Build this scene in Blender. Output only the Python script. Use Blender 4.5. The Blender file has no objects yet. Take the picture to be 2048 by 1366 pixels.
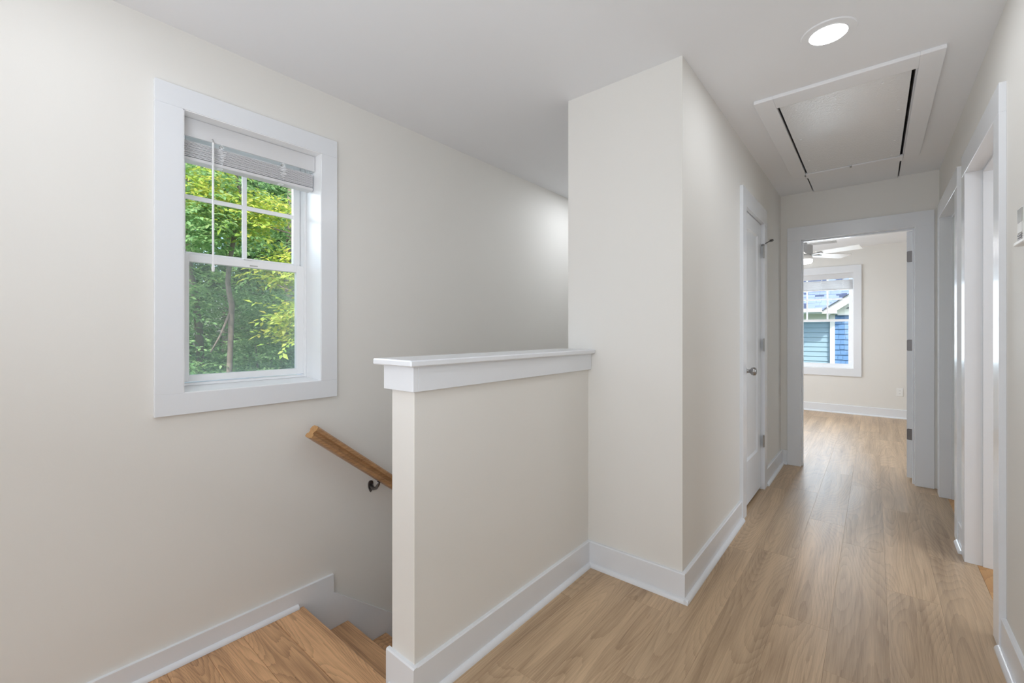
import bpy, bmesh, math, random
import numpy as np
from mathutils import Vector, Matrix, Euler
random.seed(7)
S = bpy.context.scene
COL = S.collection

# ---------------------------------------------------------------- camera
cam_d = bpy.data.cameras.new('camera'); cam = bpy.data.objects.new('camera', cam_d); COL.objects.link(cam)
cam.location = (0, 0, 1.2)
cam.rotation_euler = (math.radians(90), 0, math.radians(39.91))
cam_d.sensor_width = 36; cam_d.lens = 15.235; cam_d.shift_y = -19/2048
cam_d.clip_start = .02; cam_d.clip_end = 300
S.camera = cam
# ---------------------------------------------------------------- world, sun, area lights, exposure
w = bpy.data.worlds.new('World'); S.world = w; w.use_nodes = True
nt = w.node_tree; bg = nt.nodes['Background']
sky = nt.nodes.new('ShaderNodeTexSky'); sky.sky_type = 'NISHITA'; sky.sun_disc = False
sky.sun_elevation = math.radians(52); sky.sun_rotation = math.radians(150); sky.dust_density = 2.5
nt.links.new(sky.outputs[0], bg.inputs[0]); bg.inputs[1].default_value = .42
sd = bpy.data.lights.new('sun', 'SUN'); sd.energy = 5.2; sd.angle = .02; sd.color = (1, .95, .85)
sun = bpy.data.objects.new('sun', sd); COL.objects.link(sun)
sun.rotation_euler = Vector((-.42, .42, -.80)).to_track_quat('-Z', 'Y').to_euler()
def area(name, loc, direction, sx, sy, e, color=(1, 1, 1), shape='RECTANGLE'):
    d = bpy.data.lights.new(name, 'AREA'); d.shape = shape; d.size = sx
    if shape == 'RECTANGLE': d.size_y = sy
    d.energy = e; d.color = color
    o = bpy.data.objects.new(name, d); COL.objects.link(o); o.location = loc
    o.rotation_euler = Vector(direction).to_track_quat('-Z', 'Y').to_euler()
    return o
COOL = (.82, .90, 1); WARM = (.88, .93, 1)
area('fill_behind_camera', (-.9, -5.4, 1.35), (0, 1, .05), 2.3, 1.9, 41, COOL)  # unseen soft fill added behind the camera; the back wall holds no window
area('fill_from_right', (.36, -.55, 1.05), (-1, .12, -.05), .9, 1.9, 12, COOL)  # added fill beside the camera; the right wall is solid here
area('ceiling_bounce_fill', (-.55, -.35, 1.3), (-.15, .6, 1), 1.0, 1.0, 13, COOL)  # added upward fill, imitates a flash bounced off the ceiling
area('bedroom_side_fill', (-2.75, 6.4, 1.4), (1, 0, 0), 1.6, 1.3, 42, COOL)  # made-up daylight added out of view; the bedroom side wall is closed
area('daylight_bedroom_window', (-.66, 8.2, 1.45), (0, -1, 0), .85, 1.25, 26, COOL)
area('daylight_stair_window', (-2.95, .62, 2.1), (1, .12, -.55), .7, .7, 9, COOL)
area('side_room_fill', (2.75, 2.45, 1.5), (-1, 0, 0), 1.6, 1.3, 30, COOL)  # added lamp brightening the unseen side room, no window behind it
S.view_settings.view_transform = 'Standard'; S.view_settings.look = 'None'
S.view_settings.exposure = .04; S.view_settings.gamma = 1; S.view_settings.use_curve_mapping = False
S.cycles.use_denoising = True
S.cycles.max_bounces = 10; S.cycles.diffuse_bounces = 7; S.cycles.transparent_max_bounces = 16
S.cycles.sample_clamp_indirect = 8

# ---------------------------------------------------------------- helpers
def tag(o, label=None, cat=None, group=None, kind=None):
    if label: o['label'] = label
    if cat: o['category'] = cat
    if group: o['group'] = group
    if kind: o['kind'] = kind
    return o
def empty(name, loc=(0, 0, 0), rz=0):
    o = bpy.data.objects.new(name, None); COL.objects.link(o)
    o.location = loc; o.rotation_euler = (0, 0, rz); o.empty_display_size = .05
    return o
def link(name, me, m, parent=None, loc=None):
    o = bpy.data.objects.new(name, me); COL.objects.link(o)
    if m is not None and len(me.materials) == 0:
        for k in (m if isinstance(m, (list, tuple)) else [m]): me.materials.append(k)
    if parent: o.parent = parent
    if loc is not None: o.location = loc
    return o
def shift(bm, parent):
    """geometry is written in world space; move it into the (unrotated) parent's space"""
    if parent is None: return
    v = Vector((0, 0, 0)); p = parent
    while p: v += p.location; p = p.parent
    bmesh.ops.translate(bm, verts=bm.verts, vec=-v)
def obj(name, bm, m, parent=None, smooth=False, bevel=0, local=False):
    if bevel:
        bmesh.ops.bevel(bm, geom=bm.edges[:], offset=bevel, segments=1, affect='EDGES', clamp_overlap=True)
    if not local: shift(bm, parent)
    bmesh.ops.recalc_face_normals(bm, faces=bm.faces)
    me = bpy.data.meshes.new(name); bm.to_mesh(me); bm.free()
    if smooth:
        me.polygons.foreach_set('use_smooth', [True]*len(me.polygons))
    return link(name, me, m, parent)
def bx(bm, x0, x1, y0, y1, z0, z1):
    r = bmesh.ops.create_cube(bm, size=1)
    for v in r['verts']:
        v.co = ((x0+x1)/2+v.co.x*(x1-x0), (y0+y1)/2+v.co.y*(y1-y0), (z0+z1)/2+v.co.z*(z1-z0))
    return r['verts']
def box(name, b, m, parent=None, bevel=0):
    bm = bmesh.new(); bx(bm, *b); return obj(name, bm, m, parent, bevel=bevel)
def boxes(name, bs, m, parent=None, bevel=0):
    bm = bmesh.new()
    for b in bs: bx(bm, *b)
    return obj(name, bm, m, parent, bevel=bevel)
def prism(bm, pts, axis, a, b):
    """closed polygon pts (2D) extruded along axis from a to b"""
    def mk(p, t):
        return {'x': (t, p[0], p[1]), 'y': (p[0], t, p[1]), 'z': (p[0], p[1], t)}[axis]
    A = [bm.verts.new(mk(p, a)) for p in pts]; B = [bm.verts.new(mk(p, b)) for p in pts]
    bm.faces.new(A); bm.faces.new(B[::-1])
    n = len(pts)
    for i in range(n): bm.faces.new((A[i], A[(i+1) % n], B[(i+1) % n], B[i]))
def sweep(bm, pts, radii, sides=6):
    pts = [Vector(p) for p in pts]; rings = []
    if not hasattr(radii, '__len__'): radii = [radii]*len(pts)
    up = Vector((.31, .17, .93))
    for i, p in enumerate(pts):
        d = (pts[min(i+1, len(pts)-1)]-pts[max(i-1, 0)]).normalized()
        u = d.cross(up)
        if u.length < .1: u = d.cross(Vector((1, 0, 0)))
        u.normalize(); v = d.cross(u).normalized()
        rings.append([bm.verts.new(p+(u*math.cos(t)+v*math.sin(t))*radii[i]) for t in [2*math.pi*k/sides for k in range(sides)]])
    for a, b in zip(rings, rings[1:]):
        for k in range(sides): bm.faces.new((a[k], a[(k+1) % sides], b[(k+1) % sides], b[k]))
    bm.faces.new(rings[0][::-1]); bm.faces.new(rings[-1])
def lathe(bm, prof, origin, direction=(0, 0, 1), sides=32):
    q = Vector(direction).to_track_quat('Z', 'Y'); o = Vector(origin); rings = []
    for r, z in prof:
        if r < 1e-6: rings.append([bm.verts.new(o+q @ Vector((0, 0, z)))])
        else: rings.append([bm.verts.new(o+q @ Vector((r*math.cos(t), r*math.sin(t), z))) for t in [2*math.pi*k/sides for k in range(sides)]])
    for a, b in zip(rings, rings[1:]):
        for k in range(sides):
            k2 = (k+1) % sides
            if len(a) == 1 and len(b) == 1: continue
            if len(a) == 1: bm.faces.new((a[0], b[k], b[k2]))
            elif len(b) == 1: bm.faces.new((a[k], a[k2], b[0]))
            else: bm.faces.new((a[k], a[k2], b[k2], b[k]))

# ---------------------------------------------------------------- materials
def mat(name, color, rough=.5, metal=0, bump=None, spec=.5, coat=0):
    m = bpy.data.materials.new(name); m.use_nodes = True; t = m.node_tree
    p = t.nodes['Principled BSDF']
    p.inputs['Base Color'].default_value = (*color, 1); p.inputs['Roughness'].default_value = rough
    p.inputs['Metallic'].default_value = metal; p.inputs['Specular IOR Level'].default_value = spec
    p.inputs['Coat Weight'].default_value = coat
    tc = t.nodes.new('ShaderNodeTexCoord')
    nz = t.nodes.new('ShaderNodeTexNoise'); nz.inputs['Detail'].default_value = 3
    t.links.new(tc.outputs['Object'], nz.inputs['Vector'])
    sc, st, var = bump or (60, .05, .02)
    nz.inputs['Scale'].default_value = sc
    b = t.nodes.new('ShaderNodeBump'); b.inputs['Strength'].default_value = st; b.inputs['Distance'].default_value = .002
    t.links.new(nz.outputs['Fac'], b.inputs['Height']); t.links.new(b.outputs[0], p.inputs['Normal'])
    n2 = t.nodes.new('ShaderNodeTexNoise'); n2.inputs['Scale'].default_value = 2.2; t.links.new(tc.outputs['Object'], n2.inputs['Vector'])
    mp = t.nodes.new('ShaderNodeMapRange'); mp.inputs['To Min'].default_value = 1-var; mp.inputs['To Max'].default_value = 1+var
    t.links.new(n2.outputs['Fac'], mp.inputs['Value'])
    hv = t.nodes.new('ShaderNodeHueSaturation'); hv.inputs['Color'].default_value = (*color, 1)
    t.links.new(mp.outputs[0], hv.inputs['Value']); t.links.new(hv.outputs[0], p.inputs['Base Color'])
    return m
WALL = mat('wall_paint', (.80, .783, .745), .6, bump=(180, .06, .012), spec=.3)
CEIL = mat('ceiling_paint', (.88, .89, .91), .8, bump=(220, .05, .01), spec=.2)
TRIM = mat('trim_gloss_paint', (.80, .82, .85), .22, bump=(40, .05, .01), spec=.5)
DOORW = mat('door_white_paint', (.80, .82, .845), .32, bump=(60, .06, .01))
VINYL = mat('white_vinyl', (.92, .93, .94), .3)
BLIND = mat('blind_white', (.72, .72, .73), .5)
HATCHP = mat('hatch_panel_paint', (.84, .85, .86), .20, bump=(110, 1, .02), spec=.9)
HATCHW = mat('hatch_wood_paint', (.88, .89, .91), .45, bump=(50, .1, .01))
NICKEL = mat('brushed_nickel', (.42, .41, .40), .3, 1)
DARKN = mat('dark_nickel', (.2, .19, .19), .35, 1)
PLASTIC = mat('white_plastic', (.85, .85, .83), .35)
CLEARISH = mat('grey_plastic', (.5, .5, .48), .2)
DARK = mat('dark_attic', (.03, .03, .03), .9)
SUB = mat('subfloor', (.12, .08, .05), .9)
FANW = mat('fan_white', (.88, .87, .85), .4)
FANG = mat('fan_grey', (.45, .45, .45), .4)

def wood(name, dark, light, axis='y', rough=.36, scale=1., ring=.5, var=.12, bump=.25, sat=1., spec=.45):
    m = bpy.data.materials.new(name); m.use_nodes = True; t = m.node_tree; N = t.nodes.new; L = t.links.new
    p = t.nodes['Principled BSDF']; p.inputs['Roughness'].default_value = rough; p.inputs['Specular IOR Level'].default_value = spec
    tc = N('ShaderNodeTexCoord'); oi = N('ShaderNodeObjectInfo')
    cm = N('ShaderNodeVectorMath'); cm.operation = 'MULTIPLY_ADD'; cm.inputs[1].default_value = (17.3, 41.7, 9.1)
    L(oi.outputs['Random'], cm.inputs[0]); L(tc.outputs['Object'], cm.inputs[2])
    def mapped(across, along):
        mp = N('ShaderNodeMapping')
        s = {'y': (across, along, across), 'x': (along, across, across)}[axis]
        mp.inputs['Scale'].default_value = [k*scale for k in s]; L(cm.outputs[0], mp.inputs['Vector']); return mp
    def noise(mp, detail=4, rgh=.55, dist=0):
        n = N('ShaderNodeTexNoise'); n.inputs['Scale'].default_value = 1; n.inputs['Detail'].default_value = detail
        n.inputs['Roughness'].default_value = rgh; n.inputs['Distortion'].default_value = dist; L(mp.outputs[0], n.inputs['Vector']); return n
    broad = noise(mapped(11, .8), 3, .6)
    fine = noise(mapped(330, 8), 4, .6)
    mid = noise(mapped(75, 2.0), 3, .55, .3)
    # cathedral rings: contour lines of a stretched noise
    rn = noise(mapped(4.2, .55), 1, .4)
    mul = N('ShaderNodeMath'); mul.operation = 'MULTIPLY'; mul.inputs[1].default_value = 46; L(rn.outputs['Fac'], mul.inputs[0])
    wob = N('ShaderNodeMath'); wob.operation = 'MULTIPLY_ADD'; wob.inputs[1].default_value = .7; L(mid.outputs['Fac'], wob.inputs[0]); L(mul.outputs[0], wob.inputs[2])
    fr = N('ShaderNodeMath'); fr.operation = 'FRACT'; L(wob.outputs[0], fr.inputs[0])
    pw = N('ShaderNodeMath'); pw.operation = 'POWER'; pw.inputs[1].default_value = 2.2; L(fr.outputs[0], pw.inputs[0])
    def addm(a, k, b):
        q = N('ShaderNodeMath'); q.operation = 'MULTIPLY_ADD'; L(a, q.inputs[0]); q.inputs[1].default_value = k
        if b is None: q.inputs[2].default_value = 0
        else: L(b, q.inputs[2])
        return q.outputs[0]
    f = addm(broad.outputs['Fac'], .75, None); f = addm(mid.outputs['Fac'], .34, f); f = addm(fine.outputs['Fac'], .42, f); f = addm(pw.outputs[0], -.28*ring, f)
    rp = N('ShaderNodeValToRGB'); rp.color_ramp.elements[0].position = .30; rp.color_ramp.elements[0].color = (*dark, 1)
    rp.color_ramp.elements[1].position = .88; rp.color_ramp.elements[1].color = (*light, 1); L(f, rp.inputs[0])
    hv = N('ShaderNodeHueSaturation'); L(rp.outputs[0], hv.inputs['Color']); hv.inputs['Saturation'].default_value = sat
    mr = N('ShaderNodeMapRange'); mr.inputs['To Min'].default_value = 1-var; mr.inputs['To Max'].default_value = 1+var
    L(oi.outputs['Random'], mr.inputs['Value']); L(mr.outputs[0], hv.inputs['Value']); L(hv.outputs[0], p.inputs['Base Color'])
    hs = addm(fine.outputs['Fac'], .6, None); hs = addm(pw.outputs[0], -.35, hs)
    b = N('ShaderNodeBump'); b.inputs['Strength'].default_value = bump; b.inputs['Distance'].default_value = .0015
    L(hs, b.inputs['Height']); L(b.outputs[0], p.inputs['Normal'])
    r2 = N('ShaderNodeMapRange'); r2.inputs['To Min'].default_value = rough-.08; r2.inputs['To Max'].default_value = rough+.12
    L(fine.outputs['Fac'], r2.inputs['Value']); L(r2.outputs[0], p.inputs['Roughness'])
    return m
LVP = wood('vinyl_oak_plank', (.175, .10, .048), (.60, .43, .27), 'y', .36, 1, .42, .10, .6, spec=.6)
OAK = wood('stained_oak', (.14, .062, .026), (.74, .44, .23), 'x', .38, 1.4, .62, .05, .3)
OAKY = wood('stained_oak_rail', (.16, .07, .03), (.52, .29, .135), 'y', .35, 1.6, .6, .04, .2)
OAKR = wood('golden_oak', (.40, .19, .06), (.66, .38, .16), 'y', .4, 1, .8, .06, .2)
BARK = wood('bark', (.07, .055, .045), (.26, .21, .18), 'y', .9, .12, .6, .1, .6)

def glass():
    m = bpy.data.materials.new('window_glass'); m.use_nodes = True; t = m.node_tree; t.nodes.clear(); N = t.nodes.new; L = t.links.new
    o = N('ShaderNodeOutputMaterial'); tr = N('ShaderNodeBsdfTransparent'); tr.inputs[0].default_value = (.95, .97, .96, 1)
    g = N('ShaderNodeBsdfGlossy'); g.inputs['Roughness'].default_value = .02
    f = N('ShaderNodeFresnel'); f.inputs[0].default_value = 1.3; mx = N('ShaderNodeMixShader')
    L(f.outputs[0], mx.inputs[0]); L(tr.outputs[0], mx.inputs[1]); L(g.outputs[0], mx.inputs[2]); L(mx.outputs[0], o.inputs[0]); return m
GLASS = glass()
def screen():
    m = bpy.data.materials.new('insect_screen'); m.use_nodes = True; t = m.node_tree; t.nodes.clear(); N = t.nodes.new; L = t.links.new
    o = N('ShaderNodeOutputMaterial'); tr = N('ShaderNodeBsdfTransparent'); d = N('ShaderNodeBsdfDiffuse'); d.inputs[0].default_value = (.75, .77, .78, 1)
    mx = N('ShaderNodeMixShader'); mx.inputs[0].default_value = .13
    L(tr.outputs[0], mx.inputs[1]); L(d.outputs[0], mx.inputs[2]); L(mx.outputs[0], o.inputs[0]); return m
SCREEN = screen()
def emit(name, c, s):
    m = bpy.data.materials.new(name); m.use_nodes = True; p = m.node_tree.nodes['Principled BSDF']
    p.inputs['Base Color'].default_value = (*c, 1); p.inputs['Emission Color'].default_value = (*c, 1); p.inputs['Emission Strength'].default_value = s; return m
LED = emit('led_lens', (1, .99, .97), 9)
def leafmat(name, c1, c2, c3):
    m = bpy.data.materials.new(name); m.use_nodes = True; t = m.node_tree; t.nodes.clear(); N = t.nodes.new; L = t.links.new
    o = N('ShaderNodeOutputMaterial'); ge = N('ShaderNodeNewGeometry'); rp = N('ShaderNodeValToRGB')
    e = rp.color_ramp.elements; e[0].color = (*c1, 1); e[1].color = (*c3, 1); k = e.new(.55); k.color = (*c2, 1)
    L(ge.outputs['Random Per Island'], rp.inputs[0])
    p = N('ShaderNodeBsdfPrincipled'); p.inputs['Roughness'].default_value = .5; p.inputs['Specular IOR Level'].default_value = .3; L(rp.outputs[0], p.inputs['Base Color'])
    tl = N('ShaderNodeBsdfTranslucent'); hv = N('ShaderNodeHueSaturation'); hv.inputs['Hue'].default_value = .47; hv.inputs['Value'].default_value = 1.6
    L(rp.outputs[0], hv.inputs['Color']); L(hv.outputs[0], tl.inputs[0])
    mx = N('ShaderNodeMixShader'); mx.inputs[0].default_value = .38; L(p.outputs[0], mx.inputs[1]); L(tl.outputs[0], mx.inputs[2]); L(mx.outputs[0], o.inputs[0]); return m
LEAF_MID = leafmat('leaf_mid', (.12, .26, .10), (.23, .42, .17), (.40, .56, .28))
LEAF_YEL = leafmat('leaf_yellow', (.22, .38, .07), (.40, .52, .10), (.62, .62, .14))
LEAF_DRK = leafmat('leaf_deep', (.05, .12, .05), (.10, .21, .09), (.18, .32, .14))

# ---------------------------------------------------------------- dimensions
H = 2.44
WX = -2.185      # stair window wall, inner face
HL = -.66        # hall, left wall face
HR = .38         # hall, right wall face
FY = 1.98        # wall that faces the stairs
EY = 4.63        # hall end wall
BY = 8.05        # bedroom far wall
HWX, HWB, HWY = -1.14, -1.262, .872   # half wall faces
# ---------------------------------------------------------------- floor
floor = box('floor', (-1.262, 1.75, -5.6, 8.2, -.12, -.0045), SUB)
tag(floor, 'light oak plank floor of the upstairs hall and bedroom', 'floor', kind='structure')
PW, PL = .182, 1.22
pm = None
def plank_mesh(wd, ln, nm='plank', th=.0042):
    bm = bmesh.new(); c = .0004; g = .0001
    t = [(g+c, g+c), (wd-g-c, g+c), (wd-g-c, ln-g-c), (g+c, ln-g-c)]; u = [(g, g), (wd-g, g), (wd-g, ln-g), (g, ln-g)]
    T = [bm.verts.new((x, y, 0)) for x, y in t]; U = [bm.verts.new((x, y, -c)) for x, y in u]; D = [bm.verts.new((x, y, -th)) for x, y in u]
    bm.faces.new(T)
    for i in range(4):
        j = (i+1) % 4; bm.faces.new((T[j], T[i], U[i], U[j])); bm.faces.new((U[j], U[i], D[i], D[j]))
    bmesh.ops.recalc_face_normals(bm, faces=bm.faces)
    me = bpy.data.meshes.new(nm); bm.to_mesh(me); bm.free(); return me
pm = plank_mesh(PW, PL)
joint = {0: 1.19, 1: .62, 2: .20, 3: 2.72, 4: 2.15, 5: 1.89, 6: 2.67, -1: .45}
rng = random.Random(3)
for r in range(-9, 14):
    x = -1.05+r*PW
    j0 = joint.get(r, rng.uniform(0, PL)) % PL
    if r < -1: ys = 4.7
    elif r <= 7: ys = -5.5
    else: ys = 4.7
    k0 = math.floor((ys-j0)/PL)
    y = j0+k0*PL
    while y < 8.05:
        if y+PL > ys and not (r > 7 and y < 4.7):
            o = link('plank', pm, LVP, floor, (x, y, 0))
        y += PL
bed_floor = box('floor_bedroom', (-3.0, -1.262, 4.75, 8.2, -.12, -.0045), SUB)
tag(bed_floor, 'subfloor below the bedroom planks', 'floor', kind='structure')
# nosing that closes the hall floor towards the landing
box('floor_nosing', (-1.285, -1.235, -5.5, HWY-.03, -.03, .001), OAKY, floor, .004)
# side rooms behind the right wall
srf = box('floor_side_room', (.407, 3.0, .9, 4.75, -.14, -.006), SUB)
tag(srf, 'golden oak floor seen through the first doorway on the hall', 'floor', kind='structure')
bmx = plank_mesh(.083, 1.0, 'oak_board', .005)
for i in range(24):
    for k in range(4):
        link('oak_board', bmx, OAKR, srf, (.4065+i*.083, .95+k*1.0-(i % 3)*.31, 0))

# ---------------------------------------------------------------- walls
def structure(o, label, cat='wall'): return tag(o, label, cat, kind='structure')
WO = WX-.165
oy0, oy1, oz0, oz1 = .485, 1.087, .938, 2.124    # rough opening of the stair window
structure(boxes('wall_left', [(WO, WX, -5.6, oy0, -3.2, H+.1), (WO, WX, oy1, 5.2, -3.2, H+.1), (WO, WX, oy0, oy1, -3.2, oz0), (WO, WX, oy0, oy1, oz1, H+.1)], WALL),
          'tall cream wall beside the stairs holding the window and handrail')
structure(boxes('wall_center', [(HWB, HL, FY, FY+.115, -.1, H), (HL-.115, HL, FY+.115, 3.135, 0, H), (HL-.115, HL, 3.785, EY, 0, H), (HL-.115, HL, 3.135, 3.785, 2.04, H),
          (HWB, HWB+.115, FY+.115, 5.2, -3.2, H), (HWB, HWB+.115, FY, FY+.115, -3.2, 0)], WALL),
          'cream wall block at the end of the half wall, turning into the hall')
structure(boxes('wall_half', [(HWB, HWX, HWY, FY, -3.2, 1.09)], WALL), 'low cream half wall guarding the stairs')
structure(boxes('wall_right', [(HR, HR+.115, -5.6, 2.515, 0, H), (HR, HR+.115, 3.27, 3.60, 0, H), (HR, HR+.115, 4.43, EY+.115, 0, H), (HR, HR+.115, 2.515, 3.27, 2.05, H), (HR, HR+.115, 3.60, 4.43, 2.05, H)], WALL),
          'cream hall wall with two doorways')
structure(boxes('wall_end', [(-3.1, -.523, EY, EY+.115, 0, H), (.26, 1.75, EY, EY+.115, 0, H), (-.523, .26, EY, EY+.115, 2.04, H)], WALL),
          'cream wall closing the hall around the bedroom doorway')
bw0, bw1, bz0, bz1 = -1.145, -.218, .648, 2.085
structure(boxes('wall_bedroom_far', [(-3.1, bw0, BY, BY+.165, -.1, H), (bw1, 1.75, BY, BY+.165, -.1, H), (bw0, bw1, BY, BY+.165, -.1, bz0), (bw0, bw1, BY, BY+.165, bz1, H)], WALL),
          'cream bedroom wall around the window that looks at the blue house')
structure(boxes('wall_bedroom_side', [(-3.1, -3.0, EY+.115, BY, -.1, H)], WALL), 'cream side wall of the bedroom')
structure(boxes('wall_bedroom_right', [(1.62, 1.72, EY+.115, BY, -.1, H)], WALL), 'cream bedroom wall behind the open door')
structure(boxes('wall_back', [(WO, 1.75, -5.7, -5.6, -3.2, H)], WALL), 'cream wall behind the camera position')
structure(boxes('wall_stair_bottom', [(WX, HWB, 5.1, 5.2, -3.2, H)], WALL), 'cream wall at the foot of the stairs')
structure(boxes('wall_side_rooms', [(3.0, 3.1, .8, EY, 0, H), (HR+.115, 3.0, .8, .9, 0, H), (HR+.115, 3.0, 3.42, 3.52, 0, H)], WALL), 'cream walls of the rooms off the hall')
# ceiling, with a hole for the attic hatch
hx0, hx1, hy0, hy1 = -.418, .150, 2.735, EY
structure(boxes('ceiling', [(WO, hx0, -5.7, 5.2, H, H+.1), (hx1, 3.1, -5.7, 5.2, H, H+.1), (hx0, hx1, -5.7, hy0, H, H+.1), (hx0, hx1, hy1, 5.2, H, H+.1),
          (-3.1, WO, EY, BY+.2, H, H+.1), (WO, 3.1, 5.2, BY+.2, H, H+.1)], CEIL), 'smooth white ceiling', 'ceiling')
structure(boxes('ceiling_attic', [(hx0-.05, hx1+.05, hy0-.05, hy1+.05, H+.4, H+.42), (hx0-.05, hx0-.03, hy0-.05, hy1+.05, H+.1, H+.4), (hx1+.03, hx1+.05, hy0-.05, hy1+.05, H+.1, H+.4),
          (hx0-.05, hx1+.05, hy0-.07, hy0-.05, H+.1, H+.4), (hx0-.05, hx1+.05, hy1+.05, hy1+.07, H+.1, H+.4)], DARK), 'dark attic space above the hatch', 'ceiling')

# ---------------------------------------------------------------- baseboards
BH, BT, SH = .124, .015, .018
def quarter(bm, axis, a, b, c, z, sgn):
    """quarter round: against plane coordinate c, bulging towards sgn"""
    pts = [(c, z), (c+sgn*SH, z)]+[(c+sgn*SH*math.cos(t), z+SH*1.05*math.sin(t)) for t in [math.radians(k) for k in (15, 30, 45, 60, 75, 90)]]
    prism(bm, pts, axis, a, b)
def baseboard(name, axis, c, sgn, a, b, label, z=0, sa=0, sb=0):
    bm = bmesh.new(); e = c+sgn*BT
    pts = [(c, z+.002), (e, z+.002), (e, z+BH-.004), (e-sgn*.004, z+BH), (c, z+BH)]
    prism(bm, pts, axis, a, b)
    o = structure(obj(name, bm, TRIM), label, 'baseboard')
    bm = bmesh.new(); quarter(bm, axis, a+sa, b+sb, e, z, sgn); obj('shoe_molding', bm, TRIM, o, smooth=False)
    return o
baseboard('baseboard_half', 'y', HWX, 1, HWY, FY-BT, 'white baseboard along the half wall', sa=-BT-SH)
baseboard('baseboard_half_end', 'x', HWY, -1, HWB-BT, HWX+BT, 'white baseboard wrapping the end of the half wall', sa=.02)
baseboard('baseboard_front', 'x', FY, -1, HWX, HL+BT, 'white baseboard on the short wall facing the stairs', sb=SH)
baseboard('baseboard_left', 'y', HL, 1, FY, 3.055, 'white baseboard running up to the closet door', sa=-BT-SH)
baseboard('baseboard_left_far', 'y', HL, 1, 3.865, EY-.002, 'short white baseboard between closet door and bedroom doorway')
baseboard('baseboard_end', 'x', EY, -1, HL+BT, -.606, 'tiny white baseboard piece in the hall corner')
baseboard('baseboard_right', 'y', HR, -1, -5.6, 2.435, 'white baseboard below the thermostat')
baseboard('baseboard_right_far', 'y', HR, -1, 3.35, 3.52, 'short white baseboard between the two doorways')
baseboard('baseboard_bedroom', 'x', BY, -1, -3.0, 1.62, 'white baseboard under the bedroom window')

# ---------------------------------------------------------------- half wall cap
cap = structure(empty('trim_1', (HWX, HWY, 1.05)), 'white painted ledge capping the half wall', 'ledge')
box('cap_board', (HWB-.045, -1.097, .825, FY-.001, 1.09, 1.111), TRIM, cap, .004)
box('apron_board', (HWX, -1.12, HWY, FY-.001, 1.008, 1.09), TRIM, cap, .001)
box('apron_board', (HWB-.02, -1.12, .852, HWY, 1.008, 1.09), TRIM, cap, .001)
box('apron_board', (HWB-.02, HWB, HWY, FY-.001, 1.008, 1.09), TRIM, cap, .001)

# ---------------------------------------------------------------- stairs
LZ = -.155; RUN, RISE = .236, .19; NY = .985
st = structure(empty('staircase', (-1.73, NY, LZ)), 'stained oak stairs with white risers going down beside the half wall', 'stairs')
X0, X1 = WX+.016, HWB
# landing boards, grain across the landing
bands = [(.845, NY, .0)]; y = .845
while y > -1.1:
    bands.append((y-.135, y, 0)); y -= .135
for i, (a, b, _) in enumerate(bands):
    o = box('landing_board', (X0, X1, a+.0003, b-.0003, LZ-.024, LZ), OAK, st, .0012 if i else .005)
for i in range(10):
    zt = LZ-RISE*(i+1); y0 = NY-.025+RUN*i; y1 = NY+RUN*(i+1)
    if i == 0: box('riser', (X0, X1, NY-.04, NY-.026, zt, LZ-.024), TRIM, st)
    else: box('riser', (X0, X1, y0-.014, y0, zt, zt+RISE-.024), TRIM, st)
    box('tread', (X0, X1, y0, y1, zt-.024, zt), OAK, st, .005)
box('landing_frame', (X0, X1, -1.2, NY-.045, LZ-.15, LZ-.026), SUB, st)
# skirt board on the window wall: level, a drop, then the slope
k = RISE/RUN
bm = bmesh.new()
prism(bm, [(-5.6, -.068), (1.142, -.068), (1.142, -.161), (1.142+3.0, -.161-3.0*k), (1.142+3.0, -.161-3.0*k-.5), (.6, -.75), (-5.6, -.5)], 'x', WX, WX+.0155)
sk = structure(obj('baseboard_stair', bm, TRIM), 'white skirt board stepping down the window wall with the stairs', 'baseboard')
bm = bmesh.new(); quarter(bm, 'y', -5.6, .958, WX+.0155, LZ+.001, 1); obj('shoe_molding', bm, TRIM, sk)
structure(box('floor_landing_back', (X0, X1, -5.6, -1.1, -.03, .0), OAKY), 'hall floor behind the landing', 'floor')

# ---------------------------------------------------------------- handrail
hr = tag(empty('handrail', (WX, 1.0, .73)), 'stained oak handrail sloping down the wall beside the stairs', 'handrail')
sl = math.atan(k)
prof = [(-.033, 0), (-.033, .015), (-.029, .019), (-.021, .021), (-.022, .034), (-.031, .042), (-.028, .058), (-.016, .066), (.016, .066), (.028, .058), (.031, .042), (.022, .034), (.021, .021), (.029, .019), (.033, .015), (.033, 0), (.018, -.004), (-.018, -.004)]
bm = bmesh.new(); o0 = Vector((-2.097, .975, .693)); d = Vector((0, math.cos(sl), -math.sin(sl))); up = Vector((0, math.sin(sl), math.cos(sl)))
A = [bm.verts.new(o0+Vector((p[0], 0, 0))+up*p[1]*.92) for p in prof]; B = [bm.verts.new(v.co+d*4.0) for v in A]
bm.faces.new(A); bm.faces.new(B[::-1])
for i in range(len(A)): bm.faces.new((A[i], A[(i+1) % len(A)], B[(i+1) % len(A)], B[i]))
obj('rail', bm, OAKY, hr)
bm = bmesh.new(); A = [bm.verts.new(o0-d*.0006+Vector((p[0], 0, 0))+up*p[1]*.92) for p in prof]; bm.faces.new(A); B = [bm.verts.new(v.co-d*.0014) for v in A]; bm.faces.new(B[::-1])
for i in range(len(A)): bm.faces.new((A[i], A[(i+1) % len(A)], B[(i+1) % len(A)], B[i]))
tag(obj('end_grain', bm, OAKR, hr), 'paler sawn end of the handrail')
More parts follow.
